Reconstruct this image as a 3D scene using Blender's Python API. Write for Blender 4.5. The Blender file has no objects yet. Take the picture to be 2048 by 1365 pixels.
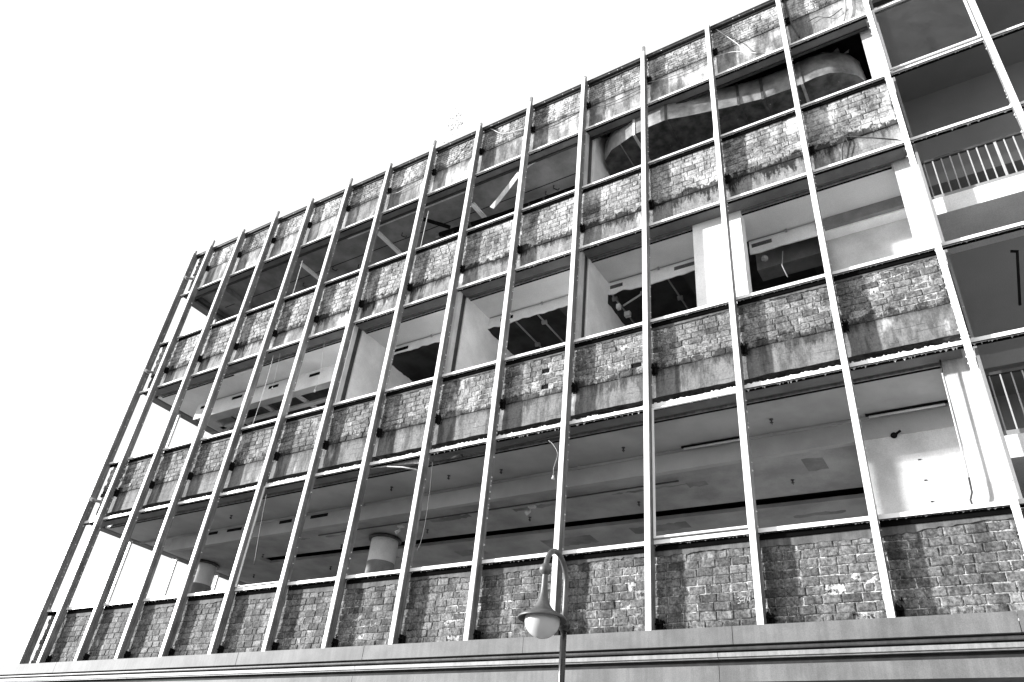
import bpy, math, random
from mathutils import Vector, Matrix, noise as mnoise
random.seed(7)
R = random.random
def U(a, b): return a + (b - a) * R()
scene = bpy.context.scene
C = scene.collection

# ------------------------------------------------------------ camera
cam_d = bpy.data.cameras.new('camera'); cam = bpy.data.objects.new('camera', cam_d); C.objects.link(cam)
cam_d.lens = 26.677; cam_d.sensor_width = 36.0; cam_d.clip_end = 3000; cam_d.clip_start = 0.05
def cam_rot(y, p, r):
    f = Vector((math.sin(y)*math.cos(p), math.cos(y)*math.cos(p), math.sin(p)))
    rt = Vector((math.cos(y), -math.sin(y), 0)); up = rt.cross(f)
    c, s = math.cos(r), math.sin(r)
    a = rt*c + up*s; b = rt*(-s) + up*c
    return Matrix(((a.x, b.x, -f.x), (a.y, b.y, -f.y), (a.z, b.z, -f.z)))
cam.matrix_world = Matrix.Translation((4.5665, -10.4915, 1.5988)) @ cam_rot(-0.6168, 0.5922, 0.1082).to_4x4()
scene.camera = cam

# ------------------------------------------------------------ light
SUN = Vector((1.9, 1.0, -0.47)).normalized()          # direction the light travels
el = math.asin(-SUN.z); az = math.atan2(-SUN.x, -SUN.y)
w = bpy.data.worlds.new("World"); scene.world = w; w.use_nodes = True
nt = w.node_tree; nt.nodes.clear()
sky = nt.nodes.new('ShaderNodeTexSky'); sky.sky_type = 'NISHITA'; sky.sun_disc = False
sky.sun_elevation = el; sky.sun_rotation = az; sky.air_density = 1.2; sky.dust_density = 3.0; sky.ozone_density = 1.0
bw = nt.nodes.new('ShaderNodeRGBToBW'); bg = nt.nodes.new('ShaderNodeBackground'); wo = nt.nodes.new('ShaderNodeOutputWorld')
bg.inputs['Strength'].default_value = 0.15
veil = nt.nodes.new('ShaderNodeMath'); veil.operation = 'MAXIMUM'; veil.inputs[1].default_value = 3.1     # high thin cloud over the whole sky
cl = nt.nodes.new('ShaderNodeMath'); cl.operation = 'MINIMUM'; cl.inputs[1].default_value = 9.0
nt.links.new(sky.outputs[0], bw.inputs[0]); nt.links.new(bw.outputs[0], veil.inputs[0]); nt.links.new(veil.outputs[0], cl.inputs[0]); nt.links.new(cl.outputs[0], bg.inputs[0]); nt.links.new(bg.outputs[0], wo.inputs[0])
sl = bpy.data.lights.new('sun', 'SUN'); sl.energy = 4.6; sl.angle = math.radians(1.6); sl.color = (1, 1, 1)
so = bpy.data.objects.new('sun', sl); C.objects.link(so)
so.rotation_euler = SUN.to_track_quat('-Z', 'Y').to_euler(); so.location = (-30, -20, 30)
vs = scene.view_settings; vs.view_transform = 'Standard'; vs.look = 'None'; vs.gamma = 1.0; vs.use_curve_mapping = False
vs.exposure = 1.32
scene.render.engine = 'CYCLES'
scene.cycles.max_bounces = 8; scene.cycles.diffuse_bounces = 5

# ------------------------------------------------------------ materials
def g3(v): return (v, v, v, 1)
class NT:
    def __init__(s, name):
        s.m = bpy.data.materials.new(name); s.m.use_nodes = True; s.t = s.m.node_tree; s.t.nodes.clear()
        s.out = s.n('ShaderNodeOutputMaterial'); s.b = s.n('ShaderNodeBsdfPrincipled'); s.l(s.b.outputs[0], s.out.inputs[0])
        s.tc = s.n('ShaderNodeTexCoord')
    def n(s, k): return s.t.nodes.new(k)
    def l(s, a, b): s.t.links.new(a, b)
    def set(s, sock, v):
        if isinstance(v, (int, float)):
            sock.default_value = v if sock.type == 'VALUE' else g3(v)
        else: s.l(v, sock)
    def noise(s, scale=(1, 1, 1), sc=5, det=4, rough=.6, off=(0, 0, 0)):
        mp = s.n('ShaderNodeMapping'); mp.inputs['Scale'].default_value = scale; mp.inputs['Location'].default_value = off
        s.l(s.tc.outputs['Object'], mp.inputs[0])
        n = s.n('ShaderNodeTexNoise'); n.inputs['Scale'].default_value = sc; n.inputs['Detail'].default_value = det
        n.inputs['Roughness'].default_value = rough; s.l(mp.outputs[0], n.inputs['Vector']); return n.outputs[0]
    def rng(s, v, a, b, c=0.0, d=1.0):
        m = s.n('ShaderNodeMapRange'); s.set(m.inputs[0], v)
        for i, x in enumerate((a, b, c, d)): m.inputs[i+1].default_value = x
        m.interpolation_type = 'SMOOTHSTEP'; return m.outputs[0]
    def math(s, op, a, b=0.0, clamp=False):
        m = s.n('ShaderNodeMath'); m.operation = op; m.use_clamp = clamp; s.set(m.inputs[0], a); s.set(m.inputs[1], b); return m.outputs[0]
    def mix(s, f, a, b):
        m = s.n('ShaderNodeMix'); m.data_type = 'FLOAT'; s.set(m.inputs[0], f); s.set(m.inputs[2], a); s.set(m.inputs[3], b); return m.outputs[0]
    def col(s, v):
        c = s.n('ShaderNodeCombineColor'); 
        for i in range(3): s.set(c.inputs[i], v)
        s.l(c.outputs[0], s.b.inputs['Base Color'])
    def bump(s, h, st=.5, dist=.01):
        b = s.n('ShaderNodeBump'); b.inputs['Strength'].default_value = st; b.inputs['Distance'].default_value = dist
        s.l(h, b.inputs['Height']); s.l(b.outputs[0], s.b.inputs['Normal'])
    def z(s):
        x = s.n('ShaderNodeSeparateXYZ'); s.l(s.tc.outputs['Object'], x.inputs[0]); return x
def plain(name, v, rough=.6, var=.25, sc=3, metal=0.0, bump=0.15, streak=0.0, fine=.1):
    t = NT(name); a = t.noise(sc=sc, det=6); f = t.noise(sc=70, det=2)
    x = t.math('MULTIPLY', v, t.rng(a, .3, .7, 1-var, 1+var*.6))
    x = t.math('MULTIPLY', x, t.rng(f, .3, .7, 1-fine, 1+fine))
    if streak:
        s_ = t.noise(scale=(7, 7, .35), sc=2.2, det=5)
        x = t.math('MULTIPLY', x, t.rng(s_, .38, .62, 1-streak, 1.0))
    t.col(x); t.b.inputs['Roughness'].default_value = rough; t.b.inputs['Metallic'].default_value = metal
    if bump: t.bump(f, bump, .004)
    return t.m
def brick_mat(name, lo, hi, wash, zst, stain=.8, mort=None):
    t = NT(name); at = t.n('ShaderNodeAttribute'); at.attribute_name = 'tone'; tone = at.outputs['Fac']
    if mort is None:
        x = t.rng(tone, 0, 1, lo, hi)
        f = t.noise(sc=28, det=5, rough=.7); x = t.math('MULTIPLY', x, t.rng(f, .32, .70, .38, 1.65))
        sm = t.noise(scale=(26, 26, 1.5), sc=3, det=3); x = t.math('MULTIPLY', x, t.rng(sm, .35, .65, .88, 1.08))
    else:
        f = t.noise(sc=22, det=5, rough=.75); bigm = t.noise(sc=1.1, det=4, off=(5, 1, zst)); gm = t.z().outputs[0]
        bigm = t.math('ADD', bigm, t.math('MULTIPLY', gm, .012)); f2 = t.math('MULTIPLY', t.rng(f, .38, .6), t.rng(bigm, .36, .58, .15, 1.0))
        x = t.mix(f2, mort[0], mort[1])
    big = t.noise(scale=(1, 1, .55), sc=.9, det=5, rough=.62, off=(3, 0, zst))
    wm = t.rng(big, .62-wash*.3, .78-wash*.3)
    med = t.noise(scale=(1, 1, .5), sc=6, det=6, rough=.7)
    wm = t.math('MULTIPLY', wm, t.rng(med, .36, .6))
    x = t.mix(wm, x, t.rng(f, .3, .7, .5, .78))
    # soot stain hanging in ragged band along the concrete joint
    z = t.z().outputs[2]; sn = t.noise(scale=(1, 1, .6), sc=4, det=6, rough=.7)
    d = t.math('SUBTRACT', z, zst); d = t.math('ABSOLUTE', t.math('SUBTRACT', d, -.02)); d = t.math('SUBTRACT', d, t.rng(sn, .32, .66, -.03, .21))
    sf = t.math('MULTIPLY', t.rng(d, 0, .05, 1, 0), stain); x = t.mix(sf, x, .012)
    st = t.noise(scale=(2.2, 2.2, .8), sc=1.7, det=7, rough=.68, off=(0, 0, zst)); x = t.math('MULTIPLY', x, t.rng(st, .36, .56, .45, 1.0))
    t.col(x); t.b.inputs['Roughness'].default_value = .8; t.b.inputs['Specular IOR Level'].default_value = .2
    t.bump(t.noise(sc=60, det=6, rough=.75), .55, .008); return t.m
def conc_mat(name, v, wash, zst, dj=.33, deep=.5, dk=.12):
    t = NT(name); f = t.noise(sc=30, det=6, rough=.7); x = t.math('MULTIPLY', v, t.rng(f, .3, .7, .75, 1.2))
    big = t.noise(scale=(1.3, 1.3, .5), sc=1.3, det=6, rough=.65, off=(1, 0, zst))
    x = t.mix(t.rng(big, .66-wash*.3, .8-wash*.3), x, .62)
    st = t.noise(scale=(3.2, 3.2, .7), sc=1.5, det=8, rough=.72, off=(0, 0, zst+4)); x = t.math('MULTIPLY', x, t.rng(st, .38, .58, .45, 1.0))
    s2 = t.noise(scale=(13, 13, 5), sc=1.5, det=5, rough=.7); x = t.math('MULTIPLY', x, t.rng(s2, .3, .42, .35, 1.0))
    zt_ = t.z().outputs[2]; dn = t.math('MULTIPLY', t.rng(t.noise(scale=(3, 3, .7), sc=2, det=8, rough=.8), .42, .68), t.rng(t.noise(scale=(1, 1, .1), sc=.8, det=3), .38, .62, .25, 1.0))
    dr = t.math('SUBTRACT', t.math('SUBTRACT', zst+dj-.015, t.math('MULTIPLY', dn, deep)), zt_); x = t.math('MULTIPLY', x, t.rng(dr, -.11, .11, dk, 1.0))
    zz = t.z().outputs[2]; wv = t.math('ADD', zz, t.rng(t.noise(scale=(1, 1, 0), sc=1.2), 0, 1, -.03, .03))
    sw = t.math('FRACT', t.math('MULTIPLY', wv, 1/.115)); ln = t.rng(t.math('ABSOLUTE', t.math('SUBTRACT', sw, .5)), 0, .05, 0, 1)
    ln2 = t.mix(t.rng(t.noise(scale=(1.5, 1, 6), sc=2), .42, .55), ln, 1.0)
    x = t.math('MULTIPLY', x, t.rng(ln2, 0, 1, .45, 1.0))
    t.col(x); t.b.inputs['Roughness'].default_value = .85; t.b.inputs['Specular IOR Level'].default_value = .25; t.bump(t.math('ADD', t.math('MULTIPLY', f, .4), ln2), .6, .008); return t.m
M = {}
M['cap'] = plain('white_enamel', .86, .35, .04, 2, fine=.03)
M['alu'] = plain('weathered_aluminium', .23, .5, .3, 3, metal=.0, streak=.35)
M['groove_sill_shade'] = plain('black_gasket_sill_shade', .005, .8, .3)  # gaskets, and also the painted shade strip under the sill rails
M['flake'] = plain('peeling_sealant', .75, .8, .2, 9)
for k in ('groove_sill_shade',): M[k].node_tree.nodes['Principled BSDF'].inputs['Specular IOR Level'].default_value = 0.0
M['capmetal'] = plain('dark_flashing', .025, .6, .6, 9)
M['plaster2'] = plain('old_wall_plaster', .58, .85, .2, 1.6, bump=.15, fine=.09)
M['plaster'] = plain('white_plaster', .86, .85, .16, 1.1, bump=.1, fine=.07)
M['ceil2'] = plain('pale_ceiling_board', .74, .9, .12, .8, bump=.05, fine=.07)
M['ceil1'] = plain('ceiling_board', .38, .9, .2, .8, bump=.05, fine=.07)
M['ceil1d'] = plain('dirty_ceiling_board', .34, .9, .3, .9, bump=.05, fine=.07)
M['ceil3'] = plain('grey_concrete_soffit', .22, .9, .35, 1.4, bump=.2, fine=.12)
M['void'] = plain('dark_concrete', .04, .9, .5, 2.0, bump=.3)  # near-black base tone for the concrete above the broken ceilings
M['black'] = plain('black_paint_and_shade', .008, .7, .3)
M['black'].node_tree.nodes['Principled BSDF'].inputs['Specular IOR Level'].default_value = 0.05
M['dark'] = plain('dark_steel', .04, .5, .4, 6)
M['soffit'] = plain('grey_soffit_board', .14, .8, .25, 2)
M['pier'] = plain('painted_pier', .62, .85, .22, 2.5, bump=.4, streak=.2)
M['stair'] = plain('grey_stair_plaster', .24, .9, .12, .6, bump=.05, fine=.1)
M['slab'] = plain('white_slab_edge', .7, .8, .1, 2)
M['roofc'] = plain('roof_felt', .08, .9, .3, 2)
M['floor'] = plain('dusty_floor', .45, .9, .3, 2)
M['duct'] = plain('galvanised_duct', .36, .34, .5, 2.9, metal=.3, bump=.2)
M['ductu'] = plain('dark_duct_underside', .085, .5, .7, 4, metal=.2, bump=.3)  # underside gets a much darker base than the duct sides
M['wire'] = plain('pale_cable', .6, .6, .1)
M['dwire'] = plain('dark_cable', .03, .6, .1)
M['stone'] = plain('portland_stone', .14, .7, .3, 1.6, bump=.3, streak=.16, fine=.12)
M['stone2'] = plain('stone_moulding', .25, .55, .2, 3, bump=.2, streak=.2)
M['stoned'] = plain('dark_stone_recess', .02, .9, .5, 5)  # recess gets a near-black base, darker than the ledge stone
M['lamp'] = plain('grey_lamp_paint', .10, .42, .3, 6, bump=.15, streak=.25)
M['lampd'] = plain('black_lamp_paint', .014, .22, .3, 6)
M['lampin'] = plain('lamp_shade_inside', .03, .7, .2)
M['paving'] = plain('concrete_paving', .33, .9, .2, .8)
M['asphalt'] = plain('asphalt', .07, .9, .3, .6)
M['ground'] = plain('ground_paving', .18, .9, .3, .3)
M['twig'] = plain('twig_bark', .12, .9, .3)
M['leaf'] = plain('grey_leaf', .16, .6, .4, 9)
M['chalk'] = plain('chalk', .5, .9, .2, 20)
M['nbr'] = plain('neighbour_roof', .06, .8, .4, 1.2)
M['nbw'] = plain('neighbour_wall', .25, .9, .3, 1.2)
M['plband'] = plain('dark_render', .13, .9, .4, 4, bump=.5, streak=.3)
def glass(name, rough, tint, tr):
    t = NT(name); t.b.inputs['Roughness'].default_value = rough; t.b.inputs['Base Color'].default_value = g3(tint)
    t.b.inputs['Transmission Weight'].default_value = tr; t.b.inputs['IOR'].default_value = 1.45
    n = t.noise(sc=20, det=4); t.bump(n, .08, .002); return t.m
def pane_mat():
    t = NT('dusty_window_glass'); tr = t.n('ShaderNodeBsdfTransparent'); gl = t.n('ShaderNodeBsdfGlossy'); gl.inputs['Roughness'].default_value = .03
    d = t.n('ShaderNodeBsdfDiffuse'); d.inputs[0].default_value = g3(.4)
    m1 = t.n('ShaderNodeMixShader'); m1.inputs[0].default_value = .015; t.l(tr.outputs[0], m1.inputs[1]); t.l(gl.outputs[0], m1.inputs[2])
    m2 = t.n('ShaderNodeMixShader'); t.l(t.rng(t.noise(sc=3), .3, .7, .005, .02), m2.inputs[0]); t.l(m1.outputs[0], m2.inputs[1]); t.l(d.outputs[0], m2.inputs[2])
    t.l(m2.outputs[0], t.out.inputs[0]); return t.m
M['pane'] = pane_mat()
M['globe'] = glass('frosted_lamp_globe', .30, .8, .35)
M['shopglass'] = plain('shop_glass', .03, .08, .1, bump=0)
ROWM = {}
ROWM['par'] = (brick_mat('parapet_brick', .13, .40, .68, 17.03, .55), brick_mat('parapet_mortar', .2, .5, .6, 17.03, .55, (.04, .3)), conc_mat('parapet_concrete', .24, .66, 16.6, .425, .22, .3))
ROWM['cd'] = (brick_mat('upper_brick', .14, .41, .46, 12.93, .9), brick_mat('upper_mortar', .2, .5, .4, 12.93, .9, (.03, .36)), conc_mat('upper_concrete', .24, .5, 12.6, .325, .5, .08))
ROWM['ef'] = (brick_mat('middle_brick', .09, .30, .16, 8.92, .75), brick_mat('middle_mortar', .2, .5, .25, 8.92, .75, (.03, .60)), conc_mat('middle_concrete', .19, .25, 8.6, .325, .30, .3))
ROWM['gh'] = (brick_mat('lower_brick', .075, .23, .08, 4.40, .5), brick_mat('lower_mortar', .2, .5, .2, 4.40, .5, (.02, .62)), None)

# ------------------------------------------------------------ mesh builder
class MB:
    def __init__(s): s.v = []; s.f = []; s.mi = []; s.t = []; s.sm = []
    def face(s, idx, m=0, tone=.5, smooth=False): s.f.append(idx); s.mi.append(m); s.t.append(tone); s.sm.append(smooth)
    def poly(s, pts, m=0, tone=.5):
        b = len(s.v); s.v += [tuple(p) for p in pts]; s.face(list(range(b, b+len(pts))), m, tone)
    def box(s, x0, x1, y0, y1, z0, z1, m=0):
        b = len(s.v); s.v += [(x, y, z) for z in (z0, z1) for y in (y0, y1) for x in (x0, x1)]
        for q in ((0, 2, 3, 1), (4, 5, 7, 6), (0, 1, 5, 4), (2, 6, 7, 3), (0, 4, 6, 2), (1, 3, 7, 5)): s.face([b+i for i in q], m)
        return s
    def prism(s, pts, z0, z1, m=0, sm=False):          # pts ccw in xy
        n = len(pts); b = len(s.v); s.v += [(p[0], p[1], z0) for p in pts] + [(p[0], p[1], z1) for p in pts]
        s.face([b+i for i in range(n)][::-1], m); s.face([b+n+i for i in range(n)], m)
        for i in range(n):
            j = (i+1) % n; s.face([b+i, b+j, b+n+j, b+n+i], m if not isinstance(m, (list,)) else m[i], .5, sm)
        return s
    def lathe(s, prof, cx, cy, n=40, m=0, cap=False):   # prof list of (r,z)
        b = len(s.v)
        for r, z in prof:
            for i in range(n): a = 2*math.pi*i/n; s.v.append((cx+r*math.cos(a), cy+r*math.sin(a), z))
        for k in range(len(prof)-1):
            for i in range(n):
                j = (i+1) % n; s.face([b+k*n+i, b+k*n+j, b+(k+1)*n+j, b+(k+1)*n+i], m, .5, True)
        if cap:
            s.face([b+i for i in range(n)][::-1], m); s.face([b+(len(prof)-1)*n+i for i in range(n)], m)
        return s
    def tube(s, pts, r, n=8, m=0):
        pts = [Vector(p) for p in pts]; rs = r if isinstance(r, (list, tuple)) else [r]*len(pts); b = len(s.v); pu = None
        for i, p in enumerate(pts):
            d = (pts[min(i+1, len(pts)-1)] - pts[max(i-1, 0)]).normalized()
            u = pu if pu else (Vector((0, 0, 1)) if abs(d.z) < .9 else Vector((1, 0, 0)))
            u = (u - d*u.dot(d)).normalized(); pu = u; v = d.cross(u)
            for k in range(n):
                a = 2*math.pi*k/n; s.v.append(tuple(p + (u*math.cos(a) + v*math.sin(a))*rs[i]))
        for i in range(len(pts)-1):
            for k in range(n):
                j = (k+1) % n; s.face([b+i*n+k, b+i*n+j, b+(i+1)*n+j, b+(i+1)*n+k], m, .5, True)
        s.face([b+k for k in range(n)][::-1], m); s.face([b+(len(pts)-1)*n+k for k in range(n)], m)
        return s
    def sphere(s, c, r, n=20, m=0, zs=1.0):
        pr = [(max(r*math.sin(math.pi*i/12), .0004), c[2]-r*zs*math.cos(math.pi*i/12)) for i in range(13)]
        return s.lathe(pr, c[0], c[1], n, m)
    def build(s, name, mats, parent=None, tone=False):
        me = bpy.data.meshes.new(name)
        o = bpy.data.objects.new(name, me); C.objects.link(o)
        off = Vector((0, 0, 0))
        if parent is not None:
            o.parent = parent; p = parent
            while p is not None: off += p.location; p = p.parent
        me.from_pydata([(x-off.x, y-off.y, z-off.z) for x, y, z in s.v] if parent is not None else s.v, [], s.f)
        if not isinstance(mats, (list, tuple)): mats = [mats]
        for m in mats: me.materials.append(m if not isinstance(m, str) else M[m])
        me.polygons.foreach_set('material_index', s.mi); me.polygons.foreach_set('use_smooth', s.sm)
        if tone:
            a = me.attributes.new('tone', 'FLOAT', 'FACE'); a.data.foreach_set('value', s.t)
        me.update(); return o
def tag(o, label=None, cat=None, group=None, kind=None):
    if label: o['label'] = label
    if cat: o['category'] = cat
    if group: o['group'] = group
    if kind: o['kind'] = kind
    return o
def empty(name, loc=(0, 0, 0)):
    o = bpy.data.objects.new(name, None); o.location = loc; o.empty_display_size = .3; C.objects.link(o); return o
def rebase(o):                                           # put a one-mesh thing's origin at its own base
    vs_ = [v.co for v in o.data.vertices]
    c = Vector((sum(v.x for v in vs_)/len(vs_), sum(v.y for v in vs_)/len(vs_), min(v.z for v in vs_)))
    for v in o.data.vertices: v.co -= c
    o.location = c; return o

# ------------------------------------------------------------ setting
g = MB(); g.poly([(-900, -900, -.03), (900, -900, -.03), (900, 900, -.03), (-900, 900, -.03)]); tag(g.build('ground', 'ground'), kind='structure')
g = MB(); g.box(-120, 80, -4.2, 14, -.2, .12); tag(g.build('pavement', 'paving'), kind='structure')
g = MB(); g.poly([(-120, -12.3, -.02), (80, -12.3, -.02), (80, -4.2, -.02), (-120, -4.2, -.02)]); tag(g.build('road', 'asphalt'), kind='structure')
g = MB(); g.box(-120, 80, -17, -12.3, -.2, .12); tag(g.build('far_pavement', 'paving'), kind='structure')

# ------------------------------------------------------------ building
S = 1.6
XM = {i: (i-11)*S for i in range(0, 20)}; XM[0] = -16.90
zG, zF, zE, zD, zC, zB, zA = 5.72, 8.1236, 9.9243, 12.3206, 14.1377, 16.1058, 17.9429
NM = 18
W = .09; D = .1445
B = empty('derelict_building', (-2.9, 0, 0))
tag(B, 'derelict office block stripped to brick spandrels behind a white metal window grid', 'building')

def mullion(i):
    x = XM[i]; m = MB()
    z0, z1 = 4.37, zA - .01
    spike = .13 if i % 2 == 0 else .27
    if i >= 12: spike = .04
    m.box(x, x+W, 0, .022, z0, z1, 0)
    if i == 0: m.box(x+.01, x+W-.005, .191, .225, z0, z1, 1)
    prof = [(.006, .022), (W-.006, .022), (W-.006, .032), (W-.002, .032), (W-.002, .066), (W-.012, .066), (W-.012, .074), (W-.002, .074), (W-.002, .108), (W-.014, .108), (W-.014, .118), (W-.004, .118), (W-.004, .19),
            (.004, .19), (.004, .118), (.014, .118), (.014, .108), (.002, .108), (.002, .074), (.012, .074), (.012, .066), (.002, .066), (.002, .032), (.006, .032)]
    m.prism([(x+a, b) for a, b in prof], z0, z1, 1)
    for yy in (.022, .066, .108): m.box(x+.0135 if yy > .05 else x+.0075, x+W-.0135 if yy > .05 else x+W-.0075, yy+.001, yy+.009, z0+.001, z1-.001, 2)
    m.box(x+.02, x+W-.008, .05, .11, z1+.0005, z1+spike, 1)
    if i == 1 or i == 3: m.poly([(x+.06, .06, z1+spike), (x+.08, .06, z1+spike), (x+.085, .06, z1+spike+.13)], 1)
    # ragged sealant left down both cheeks
    rg = random.Random(i*7+1)
    if i >= 13:
        z = 5.0
        while z < 17.7:
            for sx in ((x+W-.001, 1), (x+.001, -1)):
                if rg.random() < .5:
                    h = rg.uniform(.015, .05); d = rg.uniform(.005, .028)
                    m.poly([(sx[0], .14+rg.uniform(0, .03), z), (sx[0]+sx[1]*d, .16, z+h*.5), (sx[0], .15, z+h)], 3)
            z += rg.uniform(.05, .14)
    else:
        z = 5.8
        while z < 17.6:
            if rg.random() < .5:
                h = rg.uniform(.015, .05); d = rg.uniform(.006, .018)
                m.poly([(x+W-.003, .15, z), (x+W+d, .175, z+h*.5), (x+W-.003, .15, z+h)], 3)
            z += rg.uniform(.06, .25)
    o = m.build('mullion', ['cap', 'alu', 'groove_sill_shade', 'flake'], B)
    # anchor brackets on the wall behind
    if 1 <= i <= 14:
        for k, zb_ in enumerate((4.42, 8.82, 12.86, 16.93)):
            if i == 14 and k: continue
            b = MB(); rr = random.Random(i*11+k)
            xs = x + W + .005
            b.box(xs+.005, xs+.022, .15, .232, zb_, zb_+.2); b.box(xs+.062, xs+.08, .16, .232, zb_-.01, zb_+.18)
            b.box(xs+.022, xs+.062, .20, .232, zb_+.02, zb_+.16); b.box(x+.01, x+W-.01, .19, .232, zb_+.02, zb_+.2)
            b.tube([(xs-.02, .155, zb_+.12), (xs+.095, .155, zb_+.12)], .016, 6)
            for _ in range(6):
                px, pz = xs+rr.uniform(-.01, .11), zb_+rr.uniform(-.04, .26)
                b.poly([(px, .2, pz), (px+rr.uniform(.01, .05), .225, pz+rr.uniform(-.02, .02)), (px+rr.uniform(-.02, .03), .225, pz+rr.uniform(.02, .06))])
            b.build('anchor_bracket', 'black', o)
for i in range(0, NM+1): mullion(i)

def rail(name, i, z, h, ragtop=0.0, ragbot=0.0, sag=0.0):
    x0, x1 = XM[i]+W+.0005, XM[i+1]-.0005
    if i+1 > NM: return
    m = MB(); m.box(x0, x1, D, D+.05, z, z+h, 0)
    m.box(x0, x1, D+.051, D+.085, z-.022, z+h+.012, 2)
    m.box(x0, x1, D+.006, D+.012, z-.012, z-.0005, 2)
    if name == 'sill_rail' and i < 14: m.box(x0, x1, D+.055, D+.075, z-.085, z-.0225, 2)  # near-black strip paints in the shadow band beneath the sill
    rg = random.Random(int(z*100)+i)
    if ragtop:
        x = x0+.02
        while x < x1-.05:
            l = rg.uniform(.03, .12); hh = rg.uniform(.2, 1)*ragtop
            m.poly([(x, D+.02, z+h-.001), (x+l, D+.02, z+h-.001), (x+l*.8, D+.03, z+h+hh*.7), (x+l*.4, D+.03, z+h+hh), (x+l*.1, D+.03, z+h+hh*.5)], 3); x += l*rg.uniform(.5, 1.0)
    if ragbot:
        x = x0+.02
        while x < x1-.08:
            if rg.random() < .6:
                l = rg.uniform(.015, .08); hh = rg.uniform(.25, 1)*ragbot
                m.poly([(x, D+.03, z-.001), (x+l*.4, D+.05, z-hh), (x+l*.6, D+.045, z-hh*.6), (x+l, D+.03, z-.001)][::-1], 3)
            x += rg.uniform(.02, .12)
    m.build(name, ['cap', 'alu', 'groove_sill_shade', 'flake'], B)
for i in range(0, NM):
    st = i >= 14
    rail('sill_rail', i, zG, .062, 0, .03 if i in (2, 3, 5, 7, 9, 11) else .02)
    rail('head_rail', i, zF, .064, 0 if st else .05, .05 if i >= 8 else .012)
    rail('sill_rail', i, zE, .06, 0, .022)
    rail('head_rail', i, zD, .055, 0, .04 if i in (6, 8, 9, 10) or st else .008)
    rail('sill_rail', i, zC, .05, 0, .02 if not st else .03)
    rail('head_rail', i, zB, .05, 0, .03 if i in (9, 12, 13) else .006)
# parapet cap flashing
for i in range(0, NM):
    x0, x1 = XM[i]+W+.0005, XM[i+1]-.0005; m = MB()
    m.box(x0, x1, D-.01, .60, zA-.035, zA); m.box(x0, x1, D, D+.05, zA-.10, zA-.0355); m.box(x0, x1, D+.06, .225, zA-.16, zA-.036)
    for _ in range(3):
        px = U(x0+.1, x1-.1); m.poly([(px, D-.002, zA-.08), (px+.03, D-.002, zA-.085), (px+.01, D-.002, zA-.06)], 1)
    m.build('parapet_flashing', ['capmetal', 'flake'], B)

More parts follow.
